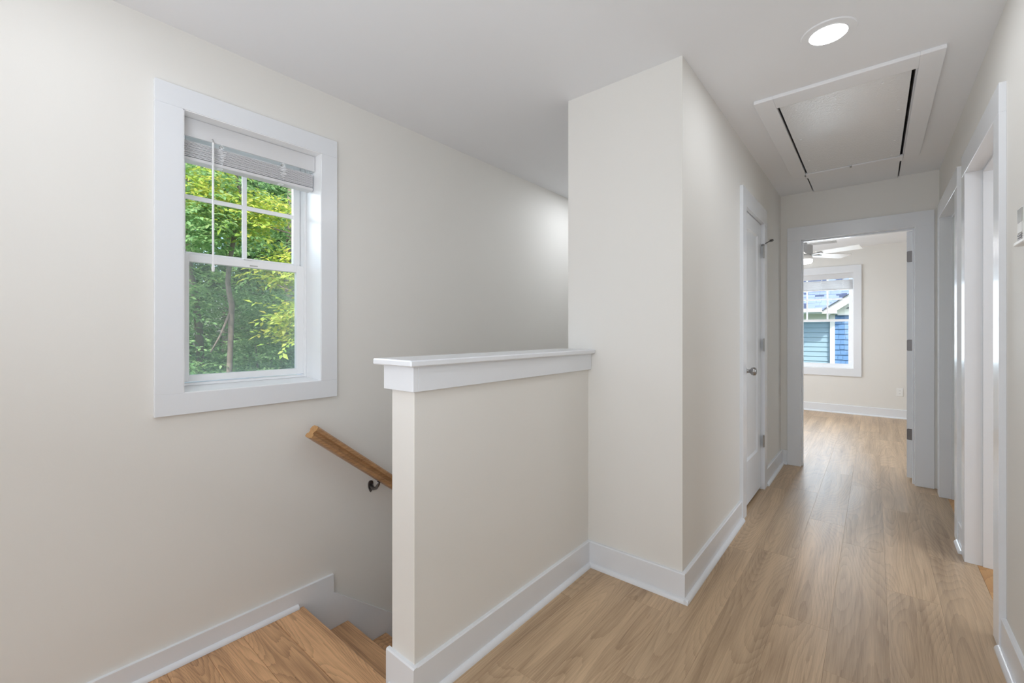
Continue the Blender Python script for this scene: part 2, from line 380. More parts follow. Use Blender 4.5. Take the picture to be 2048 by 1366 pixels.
for s in (.50, 1.9, 3.3):
    c = o0+d*s
    br = empty('bracket'); br.parent = hr; br.location = Vector((WX, c.y, c.z-.045))-hr.location
    W0 = Vector((WX, c.y, c.z-.045))
    bm = bmesh.new()   # pear-shaped wall plate
    pts = []
    for q in range(20):
        t = 2*math.pi*q/20; rr = .019+.005*math.sin(t); pts.append((W0.y+rr*math.cos(t)*(.8+.2*math.sin(t)), W0.z-.005+.034*math.sin(t)))
    prism(bm, pts, 'x', WX+.0005, WX+.006); obj('plate', bm, DARKN, br, bevel=.001)
    bm = bmesh.new()
    sweep(bm, [W0+Vector((.005, 0, 0)), W0+Vector((.03, 0, -.012)), W0+Vector((.06, 0, -.002)), W0+Vector((.08, 0, .022)), W0+Vector((.085, 0, .040))], [.013, .010, .0085, .0085, .010], 10)
    obj('arm', bm, DARKN, br, smooth=True)
    bm = bmesh.new(); q = W0+Vector((.086, 0, .043))
    vs = bx(bm, -.011, .011, -.028, .028, -.0025, .0025)
    for v in vs: v.co = q+Vector((v.co.x, 0, 0))+d*v.co.y+up*v.co.z
    obj('saddle', bm, DARKN, br)

# ---------------------------------------------------------------- stair window
win = structure(empty('window_1', (WX, .785, .95)), 'white double-hung window above the stairs looking into trees', 'window')
cx = WX+.02
y0, y1, z0, z1 = .497, 1.073, .950, 2.112
box('casing', (WX, cx, y0-.093, y0, z0, z1), TRIM, win, .001)
box('casing', (WX, cx, y1, y1+.085, z0, z1), TRIM, win, .001)
box('casing', (WX, cx, y0-.093, y1+.085, z1, z1+.088), TRIM, win, .001)
box('casing', (WX, cx, y0-.093, y1+.085, z0-.087, z0), TRIM, win, .001)
JX = -2.335
box('jamb', (JX-.06, WX+.018, oy0, y0+.003, z0, z1), VINYL, win)
box('jamb', (JX-.06, WX+.018, y1-.003, oy1, z0, z1), VINYL, win)
box('jamb', (JX-.06, WX+.018, oy0, oy1, z1-.003, oz1), VINYL, win)
bm = bmesh.new(); prism(bm, [(WX+.018, oz0), (WX+.018, z0+.002), (JX, z0+.012), (JX-.06, z0+.012), (JX-.06, oz0)], 'y', oy0, oy1)
obj('sill', bm, VINYL, win)
def frame(parent, name, x0, x1, ya, yb, za, zb, l, r, t, b, m=VINYL, bev=.002, axis='x'):
    bs = [(ya, ya+l, za, zb), (yb-r, yb, za, zb), (ya+l, yb-r, zb-t, zb), (ya+l, yb-r, za, za+b)]
    bm = bmesh.new()
    for a, b_, c, d_ in bs:
        if axis == 'x': bx(bm, x0, x1, a, b_, c, d_)
        else: bx(bm, a, b_, x0, x1, c, d_)
    return obj(name, bm, m, parent, bevel=bev)
frame(win, 'window_frame', -2.415, JX+.012, y0+.003, y1-.003, z0+.012, z1-.003, .012, .012, .02, .012)
lo = frame(win, 'lower_sash', -2.362, -2.335, .510, 1.061, .978, 1.549, .047, .038, .036, .03)
up_ = frame(win, 'upper_sash', -2.395, -2.368, .515, 1.056, 1.528, 2.09, .036, .034, .05, .034)
box('pane', (-2.351, -2.348, .55, 1.03, 1.0, 1.52), GLASS, lo)
box('pane', (-2.385, -2.382, .545, 1.03, 1.55, 2.05), GLASS, up_)
box('muntin', (-2.3815, -2.372, .780, .800, 1.56, 2.045), VINYL, up_, .001)
box('muntin', (-2.3815, -2.3722, .55, .780, 1.800, 1.820), VINYL, up_, .0005)
box('muntin', (-2.3815, -2.3722, .800, 1.024, 1.800, 1.820), VINYL, up_, .0005)
box('insect_screen', (-2.4105, -2.4095, .52, 1.05, .98, 1.535), SCREEN, win)
box('sash_lock', (-2.345, -2.325, .77, .81, 1.549, 1.556), VINYL, win, .002)
box('vent_latch', (-2.337, -2.333, .80, .835, 1.520, 1.526), CLEARISH, lo)

# ---------------------------------------------------------------- blinds
def blind(name, label, P0, along, inward, width, ztop, zbot, lz, drops, wand=None, group=None):
    """raised blind. P0 = (x,y) of one end at the front plane, along / inward unit vectors"""
    al, inn = Vector((*along, 0)), Vector((*inward, 0)); P0 = Vector((*P0, 0))
    root = tag(empty(name, (P0.x, P0.y, lz)), label, 'blind', group)
    def lb(nm, a0, a1, d0, d1, za, zb, m, par=root, bev=0):
        c0 = P0+al*a0+inn*d0; c1 = P0+al*a1+inn*d1
        return box(nm, (min(c0.x, c1.x), max(c0.x, c1.x), min(c0.y, c1.y), max(c0.y, c1.y), za, zb), m, par, bev)
    v = lb('valance', 0, width, 0, .008, ztop-.078, ztop, BLIND, bev=.0015)
    lb('valance_return', 0, .008, .008, .05, ztop-.078, ztop, BLIND, v); lb('valance_return', width-.008, width, .008, .05, ztop-.078, ztop, BLIND, v)
    lb('headrail', .012, width-.012, .02, .065, ztop-.045, ztop+.006, BLIND)
    n = 13; stack = ztop-.092-zbot-.018; pit = stack/n
    for i in range(n):
        z = zbot+.018+pit*i
        c0 = P0+al*.006; bm = bmesh.new()
        pts = [(.012, 0), (.024, .0012), (.038, .0015), (.050, .0012), (.062, 0), (.062, pit*.62), (.038, pit*.62+.0015), (.012, pit*.62)]
        jx = random.uniform(-.0015, .0015)
        A = [bm.verts.new(c0+inn*(p[0]+jx)+Vector((0, 0, z+p[1]))) for p in pts]; B = [bm.verts.new(q.co+al*(width-.012)) for q in A]
        bm.faces.new(A); bm.faces.new(B[::-1])
        for k_ in range(len(A)): bm.faces.new((A[k_], A[(k_+1) % len(A)], B[(k_+1) % len(A)], B[k_]))
        obj('slat', bm, BLIND, root)
    lb('bottom_rail', .004, width-.004, .010, .064, zbot, zbot+.015, BLIND, bev=.003)
    for a in drops:
        c = P0+al*a+inn*(.004)
        bm = bmesh.new(); R_ = random.Random(int(a*1000)); pts = []
        for i in range(70):
            t = i/69; sp = .003+.017*math.sin(math.pi*min(1, t*1.15))
            pts.append(c+al*(R_.uniform(-1, 1)*sp)-inn*(.002+R_.uniform(0, 1)*.006)+Vector((0, 0, ztop-.078-t*(ztop-.078-zbot-.006))))
        sweep(bm, pts, .0009, 4); obj('cord', bm, VINYL, root)
        lb('cord_lock', a-.006, a+.006, .008, .02, ztop-.09, ztop-.08, CLEARISH)
        lb('cord_button', a-.01, a+.01, .02, .04, zbot-.003, zbot, VINYL)
    if wand:
        a, zb = wand; c = P0+al*a-inn*.010; bm = bmesh.new()
        sweep(bm, [c+Vector((0, 0, ztop-.082)), c+Vector((0, 0, zb))], .0042, 6); w_ = obj('wand', bm, VINYL, root)
        bm = bmesh.new(); sweep(bm, [c+Vector((0, 0, zb+.03)), c+Vector((0, 0, zb+.01)), c+Vector((0, 0, zb-.004))], [.0045, .0065, .005], 8); obj('wand_tip', bm, VINYL, w_)
        bm = bmesh.new(); sweep(bm, [c+inn*.02+Vector((0, 0, ztop-.06)), c+Vector((0, 0, ztop-.07)), c+Vector((0, 0, ztop-.084))], .002, 6); obj('wand_hook', bm, NICKEL, w_)
    return root
blind('window_blind', 'white blind raised to the top of the stair window, with a hanging wand', (-2.225, .501), (0, 1), (-1, 0), .567, 2.108, 1.932, 2.0, (.15, .41), (.113, 1.468))

# ---------------------------------------------------------------- doors
def hinge(parent, p, ax, side, m=NICKEL):
    """p centre of knuckle, ax: direction (dx,dy) of the visible leaf"""
    bm = bmesh.new(); lathe(bm, [(0, -.046), (.0055, -.046), (.0055, -.016), (.0048, -.015), (.0055, -.014), (.0055, .014), (.0048, .015), (.0055, .016), (.0055, .046), (.003, .05), (0, .05)], p, sides=12)
    h = obj('hinge', bm, m, parent, smooth=False); x, y, z = p
    ex, ey = ax
    b = (min(x, x+ex*.032)-abs(ey)*.001, max(x, x+ex*.032)+abs(ey)*.001, min(y, y+ey*.032)-abs(ex)*.001, max(y, y+ey*.032)+abs(ex)*.001, z-.044, z+.044)
    l = box('hinge_leaf', b, m, h)
    return h
# door_1: the closed closet door in the left wall
d1 = structure(empty('door_1', (HL, 3.46, 0)), 'closed white closet door with round nickel knob', 'door')
fx = HL+.02
box('casing', (HL, fx, 3.055, 3.155, .0, 2.022), TRIM, d1, .001)
box('casing', (HL, fx, 3.765, 3.865, .0, 2.022), TRIM, d1, .001)
box('casing', (HL, fx, 3.055, 3.865, 2.022, 2.137), TRIM, d1, .001)
box('jamb', (HL-.115, HL+.002, 3.135, 3.157, 0, 2.04), TRIM, d1)
box('jamb', (HL-.115, HL+.002, 3.763, 3.785, 0, 2.04), TRIM, d1)
box('jamb', (HL-.115, HL+.002, 3.157, 3.763, 2.02, 2.04), TRIM, d1)
lx0, lx1 = HL-.040, HL-.005
la, lb_, lz0, lz1 = 3.160, 3.760, .022, 2.016
bm = bmesh.new()
bx(bm, lx0, lx1, la, la+.115, lz0, lz1); bx(bm, lx0, lx1, lb_-.115, lb_, lz0, lz1)
bx(bm, lx0, lx1, la+.115, lb_-.115, lz1-.10, lz1); bx(bm, lx0, lx1, la+.115, lb_-.115, lz0, .315)
leaf = obj('door_leaf', bm, DOORW, d1)
bm = bmesh.new(); bx(bm, lx0+.01, lx1-.011, la+.115, lb_-.115, .315, lz1-.10); obj('panel', bm, DOORW, leaf)
bm = bmesh.new()   # sloped sticking round the panel
for (ya, yb, za, zb, wy, wz) in ((la+.115, la+.127, .315, lz1-.10, 1, 0), (lb_-.127, lb_-.115, .315, lz1-.10, -1, 0)):
    pts = [(lx1-.011, ya if wy > 0 else yb), (lx1, ya if wy > 0 else yb), (lx1-.011, yb if wy > 0 else ya)]
    prism(bm, pts, 'z', za, zb)
for za, zb in ((.315, .327), (lz1-.10, lz1-.112)):
    prism(bm, [(lx1-.011, za), (lx1, za), (lx1-.011, zb)], 'y', la+.115, lb_-.115)
obj('panel_molding', bm, DOORW, leaf)
bm = bmesh.new(); K = (lx1, 3.222, .94)
lathe(bm, [(0, .0), (.031, 0), (.032, .004), (.026, .009), (.013, .013), (.011, .026), (.013, .032), (.024, .040), (.028, .052), (.026, .063), (.018, .069), (0, .071)], K, (1, 0, 0), 28)
obj('door_knob', bm, NICKEL, leaf, smooth=True)
for z in (1.81, 1.10, .37): h = hinge(d1, (fx-.006, 3.764, z), (-.0, -1), DARKN)
bm = bmesh.new()
sweep(bm, [(fx-.012, 3.762, 1.862), (fx+.01, 3.80, 1.885), (fx+.028, 3.85, 1.905)], .0045, 8)
sweep(bm, [(fx+.024, 3.846, 1.904), (fx+.036, 3.862, 1.910)], .010, 10)
sweep(bm, [(fx-.012, 3.762, 1.855), (fx-.012, 3.762, 1.869)], .010, 10)
obj('hinge_pin_stop', bm, DARKN, d1)

# door_2: bedroom doorway at the end of the hall, leaf swung inside
d2 = structure(empty('door_2', (-.13, EY, 0)), 'white cased bedroom doorway with its door swung open', 'door')
fy = EY-.02
box('casing', (-.606, -.503, fy, EY, 0, 2.02), TRIM, d2, .001)
box('casing', (.242, .352, fy, EY, 0, 2.02), TRIM, d2, .001)
box('casing', (-.606, .352, fy, EY, 2.02, 2.137), TRIM, d2, .001)
box('jamb', (-.523, -.503, EY-.002, EY+.115, 0, 2.02), TRIM, d2)
box('jamb', (.242, .262, EY-.002, EY+.115, 0, 2.02), TRIM, d2)
box('jamb', (-.523, .262, EY-.002, EY+.115, 2.02, 2.04), TRIM, d2)
box('door_stop', (-.503, -.491, EY+.03, EY+.065, 0, 2.02), TRIM, d2)
box('door_stop', (.230, .242, EY+.03, EY+.065, 0, 2.02), TRIM, d2)
box('door_stop', (-.491, .230, EY+.03, EY+.065, 2.008, 2.02), TRIM, d2)
HX, HY = .238, EY+.118          # hinge line; the leaf is swung a little past square
lw = .742; xa, xb = -.038, -.003
bm = bmesh.new()
bx(bm, xa, xb, 0, .115, .022, 2.015); bx(bm, xa, xb, lw-.115, lw, .022, 2.015)
bx(bm, xa, xb, .115, lw-.115, 1.915, 2.015); bx(bm, xa, xb, .115, lw-.115, .022, .315)
dl = obj('door_leaf', bm, DOORW, d2, local=True); dl.location = (HX+.13, HY-EY, 0); dl.rotation_euler = (0, 0, math.radians(-11))
bm = bmesh.new(); bx(bm, xa+.011, xb-.011, .115, lw-.115, .315, 1.915); obj('panel', bm, DOORW, dl, local=True)
for z in (1.81, 1.093, .372):
    bm = bmesh.new(); pts = []
    for (cxx, czz, a0) in ((xa+.010, z+.036, 90), (xa+.010, z-.036, 180)):
        for q in range(5):
            t = math.radians(a0+q*22.5); pts.append((cxx+.009*math.cos(t), czz+.009*math.sin(t)))
    pts += [(xb, z-.045), (xb, z+.045)]
    prism(bm, pts, 'y', -.0018, .0005)
    for dz in (.03, 0, -.03):
        lathe(bm, [(0, 0), (.003, 0), (.003, .0008), (0, .0012)], (xa+.014+(.006 if dz == 0 else 0), -.0018, z+dz), (0, -1, 0), 8)
    lathe(bm, [(0, -.045), (.0055, -.045), (.0055, .045), (0, .045)], (xb+.005, -.002, z), sides=10)
    obj('hinge', bm, DARKN, dl, local=True)
for sx, q in ((-1, xa), (1, xb)):
    bm = bmesh.new(); lathe(bm, [(0, 0), (.031, 0), (.026, .009), (.011, .013), (.011, .026), (.024, .040), (.028, .052), (.018, .069), (0, .071)], (q, lw-.065, .94), (sx, 0, 0), 24)
    obj('door_knob', bm, NICKEL, dl, smooth=True, local=True)

# door_3 / door_4: cased openings in the right wall
def opening(name, ya, yb, label):
    d = structure(empty(name, (HR, (ya+yb)/2, 0)), label, 'doorway')
    f = HR-.02; zt = 2.03
    box('casing', (f, HR, ya-.10, ya, 0, zt), TRIM, d, .001)
    box('casing', (f, HR, yb, yb+.10, 0, zt), TRIM, d, .001)
    box('casing', (f, HR, ya-.10, yb+.10, zt, zt+.112), TRIM, d, .001)
    box('jamb', (HR-.001, HR+.117, ya-.02, ya, 0, zt), TRIM, d)
    box('jamb', (HR-.001, HR+.117, yb, yb+.02, 0, zt), TRIM, d)
    box('jamb', (HR-.001, HR+.117, ya-.02, yb+.02, zt, zt+.02), TRIM, d)
    box('door_stop', (HR+.045, HR+.08, ya, ya+.012, 0, zt), TRIM, d, .001)
    box('door_stop', (HR+.045, HR+.08, yb-.012, yb, 0, zt), TRIM, d, .001)
    box('door_stop', (HR+.045, HR+.08, ya+.012, yb-.012, zt-.012, zt), TRIM, d, .001)
    return d
opening('door_3', 2.535, 3.25, 'white cased doorway next to the thermostat')
opening('door_4', 3.62, 4.41, 'white cased doorway next to the bedroom doorway')

# ---------------------------------------------------------------- attic hatch
ha = tag(empty('attic_hatch', (-.13, 3.4, H)), 'white pull-down attic hatch with shiny panel in the hall ceiling', 'hatch')
T = .018
box('frame_board', (-.500, -.410, 2.625, 4.10, H-T, H), HATCHW, ha, .002)
box('frame_board', (.156, .240, 2.625, 4.10, H-T, H), HATCHW, ha, .002)
box('frame_board', (-.410, .156, 2.625, 2.748, H-T, H), HATCHW, ha, .002)
box('frame_board', (-.422, .152, 4.056, 4.160, H-T, H-.0005), HATCHW, ha, .002)
pn = box('panel', (-.399, .135, 2.750, 4.048, H-.012, H+.002), HATCHP, ha, .001)
box('hinged_flap', (-.406, .140, 4.166, 4.628, H-.010, H+.006), HATCHW, ha, .001)
for x, y in ((-.33, 2.85), (-.16, 2.81), (.03, 2.81), (-.36, 3.3), (-.36, 3.75), (.10, 3.2), (.10, 3.7), (-.34, 4.0), (.09, 4.0)):
    bm = bmesh.new(); lathe(bm, [(0, 0), (.006, 0), (.0065, .0015), (0, .002)], (x, y, H-.012), (0, 0, -1), 10); obj('nail_head', bm, HATCHW, pn)
box('latch_tab', (-.140, -.128, 4.035, 4.075, H-.022, H-.012), NICKEL, ha)

# ---------------------------------------------------------------- recessed lights
def downlight(x, y, label, e, name='recessed_light', group=None):
    r = tag(empty(name, (x, y, H)), label, 'light', group)
    bm = bmesh.new(); lathe(bm, [(.066, -.004), (.070, -.001), (.094, -.001), (.096, .003), (.0955, .0045), (.066, .0045)], (x, y, H-.0045), (0, 0, 1), 48); obj('trim_ring', bm, CEIL, r, smooth=False)
    bm = bmesh.new(); lathe(bm, [(0, -.001), (.067, -.001), (.067, .002), (0, .002)], (x, y, H-.0045), (0, 0, 1), 48); obj('lens', bm, LED, r)
    a = area('downlight_lamp', (x, y, H-.012), (0, 0, -1), .13, .13, e, WARM, 'DISK')
    return r
downlight(-.147, 2.219, 'round recessed ceiling light glowing beside the attic hatch', 3.2)
downlight(-1.66, .10, 'round recessed ceiling light over the stair landing, out of view', 1.3)
downlight(-1.68, 3.35, 'round recessed ceiling light over the lower stairs, hidden by the wall block', 5.5)
downlight(-.147, -1.2, 'round recessed ceiling light behind the camera position', 5)
downlight(-1.6, -2.6, 'round recessed ceiling light over the far end of the landing, out of view', 6)

# ---------------------------------------------------------------- thermostat and outlet
th = tag(empty('thermostat', (HR, 2.0, 1.54)), 'white thermostat box on the wall beside the doorway', 'thermostat')
box('body', (HR-.028, HR-.0005, 1.90, 2.10, 1.486, 1.597), PLASTIC, th, .004)
box('base_lip', (HR-.036, HR-.0005, 1.895, 2.112, 1.474, 1.486), PLASTIC, th, .002)
box('edge_window', (HR-.030, HR-.028, 2.046, 2.097, 1.545, 1.588), CLEARISH, th, .0005)
box('edge_button', (HR-.0305, HR-.028, 2.048, 2.095, 1.512, 1.544), PLASTIC, th, .0008)
for i in range(3): box('edge_rib', (HR-.0305, HR-.028, 2.046, 2.097, 1.489+i*.0075, 1.4935+i*.0075), DARKN, th)
ou = tag(empty('outlet', (.27, BY, .365)), 'white wall outlet low on the bedroom wall', 'outlet')
box('cover_plate', (.235, .305, BY-.006, BY-.0005, .307, .423), PLASTIC, ou, .002)
for z in (.345, .385):
    s = box('socket', (.254, .286, BY-.008, BY-.005, z-.014, z+.014), PLASTIC, ou, .001)
    for dx in (-.006, .006): box('slot', (.27+dx-.001, .27+dx+.001, BY-.0086, BY-.0078, z-.003, z+.007), DARK, s)

# ---------------------------------------------------------------- bedroom window
w2 = structure(empty('window_2', (-.68, BY, .65)), 'white bedroom window looking at the blue house', 'window')
q0, q1, zz0, zz1 = -1.13, -.233, .66, 2.072
f = BY-.02
box('casing', (q0-.09, q0, f, BY, zz0, zz1), TRIM, w2, .001); box('casing', (q1, q1+.09, f, BY, zz0, zz1), TRIM, w2, .001)
box('casing', (q0-.09, q1+.09, f, BY, zz1, zz1+.105), TRIM, w2, .001); box('casing', (q0-.09, q1+.09, f, BY, zz0-.11, zz0), TRIM, w2, .001)
for b in ((bw0, q0+.003, BY-.018, BY+.16, zz0, zz1), (q1-.003, bw1, BY-.018, BY+.16, zz0, zz1), (bw0, bw1, BY-.018, BY+.16, zz1-.003, bz1), (bw0, bw1, BY-.018, BY+.16, bz0, zz0+.004)):
    box('jamb', b, VINYL, w2)
frame(w2, 'window_frame', BY+.09, BY+.155, q0+.003, q1-.003, zz0+.004, zz1-.003, .018, .018, .02, .018, axis='y')
l2 = frame(w2, 'lower_sash', BY+.095, BY+.12, q0+.02, q1-.02, zz0+.02, 1.392, .045, .045, .035, .045, axis='y')
u2 = frame(w2, 'upper_sash', BY+.125, BY+.15, q0+.02, q1-.02, 1.362, zz1-.02, .04, .04, .04, .03, axis='y')
box('pane', (q0+.05, q1-.05, BY+.107, BY+.110, .71, 1.37), GLASS, l2); box('pane', (q0+.05, q1-.05, BY+.137, BY+.140, 1.38, 2.03), GLASS, u2)
xs = q1-.06; step = (q1-q0-.12)/3
for i in (1, 2): box('muntin', (xs-step*i-.010, xs-step*i+.010, BY+.128, BY+.1365, 1.392, zz1-.06), VINYL, u2)
mx = [q0+.06, xs-step*2-.010, xs-step*2+.010, xs-step-.010, xs-step+.010, q1-.06]
for i in (0, 2, 4): box('muntin', (mx[i], mx[i+1], BY+.1285, BY+.1365, 1.688, 1.710), VINYL, u2)
blind('window_blind', 'white blind raised in the bedroom window', (q1-.004, BY+.005), (-1, 0), (0, 1), q1-q0-.008, zz1-.003, zz1-.245, 2.0, (.12, .38, .66))

# ---------------------------------------------------------------- ceiling fan
FX, FYY, FZ = -.655, 6.3, 2.14
fan = tag(empty('ceiling_fan', (FX, FYY, H)), 'white ceiling fan with lit round lamp in the bedroom', 'fan')
def lat(nm, prof, m, par=fan, s=32, smooth=False):
    bm = bmesh.new(); lathe(bm, prof, (FX, FYY, 0), (0, 0, 1), s); return obj(nm, bm, m, par, smooth=smooth)
lat('canopy', [(0, H), (.068, H), (.068, H-.03), (.04, H-.055), (0, H-.055)], FANG)
lat('downrod', [(0, 2.39), (.013, 2.39), (.013, 2.28), (0, 2.28)], FANG, s=14)
lat('yoke', [(0, 2.29), (.028, 2.29), (.04, 2.24), (0, 2.24)], FANG)
lat('motor_housing', [(0, 2.25), (.075, 2.25), (.088, 2.24), (.088, 2.135), (.080, 2.125), (0, 2.125)], FANG)
lat('light_fitter', [(0, 2.125), (.075, 2.125), (.086, 2.105), (.086, 2.075), (0, 2.075)], FANW)
lat('lamp_shade', [(0, 2.076), (.084, 2.076), (.086, 2.05), (.078, 2.032), (.05, 2.024), (0, 2.022)], LED, smooth=True)
for i in range(5):
    a = math.radians(-23+72*i)
    bld = empty('blade'); bld.parent = fan; bld.location = (0, 0, FZ-H-.005); bld.rotation_euler = (0, 0, a)
    bm = bmesh.new(); pitch = math.radians(12); out = [(.15, -.055), (.15, .055), (.55, .068), (.58, .060), (.60, -.066), (.55, -.068)]
    A = [bm.verts.new((x, y*math.cos(pitch), -y*math.sin(pitch)+.003)) for x, y in out]; B = [bm.verts.new(v.co-Vector((0, 0, .006))) for v in A]
    bm.faces.new(A); bm.faces.new(B[::-1])
    for k_ in range(len(A)): bm.faces.new((A[k_], A[(k_+1) % len(A)], B[(k_+1) % len(A)], B[k_]))
    obj('blade_board', bm, FANW, bld, local=True)
    bm = bmesh.new(); bx(bm, .07, .20, -.018, .018, -.010, -.004); bx(bm, .15, .21, -.035, -.015, -.010, -.003); obj('blade_iron', bm, FANG, bld, local=True)
area('fan_lamp', (FX, FYY, 2.015), (0, 0, -1), .15, .15, 10, WARM, 'DISK')
vt = tag(empty('ceiling_vent', (-.55, 7.4, H)), 'small ceiling vent behind the fan blades', 'vent')
box('vent_frame', (-.70, -.40, 7.33, 7.47, H-.006, H-.0005), FANG, vt, .001)

# ---------------------------------------------------------------- neighbouring house
SID = mat('siding_blue_grey', (.30, .44, .54), .6, bump=(30, .1, .03)); SHK = mat('shake_blue', (.12, .25, .48), .7, bump=(30, .2, .06))
HWT = mat('house_white', (.85, .86, .84), .5); SOF = mat('soffit_pale', (.86, .89, .80), .6); ROOF = mat('roof_shingle', (.20, .26, .42), .9, bump=(40, .3, .3)); RDK = mat('roof_edge_dark', (.06, .07, .09), .8)
ROOF2 = mat('roof_shingle_dark', (.055, .075, .14), .9, bump=(40, .3, .3))
hs = tag(empty('house', (0, 14, -3)), 'neighbouring house with blue siding, white corner board and grey-blue shingled roof', 'house')
box('wall', (-8, -.70, 12.56, 19, -3, 1.48), SID, hs)
box('gable_wall', (-.72, 3.2, 12.53, 19, -3, 1.60), SHK, hs)
EXP = .112
sm = None
z = -.6
while z < 1.46:   # lap siding
    bm = bmesh.new(); prism(bm, [(12.562, z-.004), (12.545, z-.004), (12.5575, z+EXP), (12.562, z+EXP+.006)], 'x', -3.2, -.80)
    obj('siding_board', bm, SID, hs); z += EXP
boxes('siding_lower', [(-8, -.80, 12.55, 12.56, -3, -.6)], SID, hs)
z = -.5; row = 0; R_ = random.Random(5)
while z < 1.58:
    x = -.705-(row % 2)*.05
    while x < .45:
        wd = R_.uniform(.075, .15); x1 = x+wd
        if x1 > -.70:
            xa_ = max(x, -.705)
            bm = bmesh.new(); dz = R_.uniform(-.006, .006)
            prism(bm, [(12.53, z+dz), (12.508, z+dz), (12.526, z+.128), (12.53, z+.128)], 'x', xa_+.002, x1-.003); obj('shake', bm, SHK, hs)
        x = x1
    z += .118; row += 1
box('corner_board', (-.795, -.705, 12.49, 12.57, -3, 1.60), HWT, hs)
box('frieze', (-8, -.70, 12.50, 12.56, 1.47, 1.62), SOF, hs)
box('soffit', (-8, -.70, 12.2, 12.56, 1.62, 1.635), SOF, hs)
bm = bmesh.new(); prism(bm, [(12.10, 1.74), (12.10, 1.66), (12.14, 1.63), (12.20, 1.63), (12.20, 1.74)], 'x', -8, -.92); obj('gutter', bm, HWT, hs)
# gable: triangle infill, rake boards, return box, vent
px, pz, m_ = 1.15, 0, .725
def rz(x, off=0): return 1.693+(x+.909)*m_+off
bm = bmesh.new(); prism(bm, [(-.72, 1.60), (3.1, 1.60), (px, rz(px)-.1), (-.72, rz(-.72)-.02)], 'y', 12.48, 12.60); obj('gable_panel', bm, SOF, hs)
bm = bmesh.new(); prism(bm, [(-.94, rz(-.94)), (px, rz(px)), (px, rz(px)-.19), (-.80, rz(-.80)-.19), (-.80, 1.62), (-.94, 1.65)], 'y', 12.22, 12.26); obj('rake_board', bm, HWT, hs)
bm = bmesh.new(); prism(bm, [(3.32, rz(-1.02)-.02), (px, rz(px)), (px, rz(px)-.19), (3.2, rz(-.89)-.19)], 'y', 12.22, 12.26); obj('rake_board', bm, HWT, hs)
bm = bmesh.new(); prism(bm, [(-.89, 1.618), (-.655, 1.618), (-.655, 1.80), (-.72, 1.80), (-.89, 1.69)], 'y', 12.215, 12.56); obj('eave_return', bm, HWT, hs)
box('drip_edge', (-.655, 3.2, 12.45, 12.50, 1.585, 1.62), HWT, hs)
bm = bmesh.new(); prism(bm, [(-.50, 1.735), (-.10, 1.735), (-.10, 2.0), (-.38, 1.82)], 'y', 12.46, 12.482); obj('gable_vent', bm, RDK, hs)
bm = bmesh.new(); prism(bm, [(-.96, rz(-.96)), (px, rz(px)), (px, rz(px)+.025), (-.96, rz(-.96)+.018)], 'y', 12.18, 19); obj('gable_roof', bm, RDK, hs)
bm = bmesh.new(); prism(bm, [(3.36, rz(-1.06)-.02), (px, rz(px)), (px, rz(px)+.03), (3.36, rz(-1.06)+.01)], 'y', 12.18, 19); obj('gable_roof', bm, RDK, hs)
bm = bmesh.new(); sp = .62
prism(bm, [(12.12, 1.72), (20, 1.72+7.88*sp), (20, 1.62+7.88*sp), (12.12, 1.68)], 'x', -8, -.94)
def yv(x): return 12.12+(rz(x)-1.72)/sp
Q = [(-.94, 12.12), (px, yv(px)), (px, 20), (-.94, 20)]
U = [bm.verts.new((x, y, 1.72+(y-12.12)*sp)) for x, y in Q]; D = [bm.verts.new(v.co-Vector((0, 0, .04))) for v in U]
bm.faces.new(U); bm.faces.new(D[::-1])
for i in range(4): bm.faces.new((U[i], U[(i+1) % 4], D[(i+1) % 4], D[i]))
obj('roof', bm, ROOF, hs)
bm = bmesh.new(); R_ = random.Random(9)
yy = 12.12
c_ = 0
while yy < 17.5:
    x = -3.4+R_.uniform(0, .1)
    while x < .6:
        wd = R_.uniform(.09, .26); th_ = R_.choice((.008, .014, .022)); z = 1.72+(yy-12.12)*sp
        if x+wd > -.95 and z < rz(x+wd)-.01: x += wd; continue
        vs = bx(bm, x, x+wd-.004, yy, yy+.15, z, z+th_)
        for v in vs:
            if v.co.y > yy+.1: v.co.z += .15*sp
        for fc in {f_ for v in vs for f_ in v.link_faces}: fc.material_index = 1 if th_ < .01 and R_.random() < .7 else 0
        x += wd
    yy += .115
so = obj('shingles', bm, [ROOF, ROOF2], hs); so['kind'] = 'stuff'

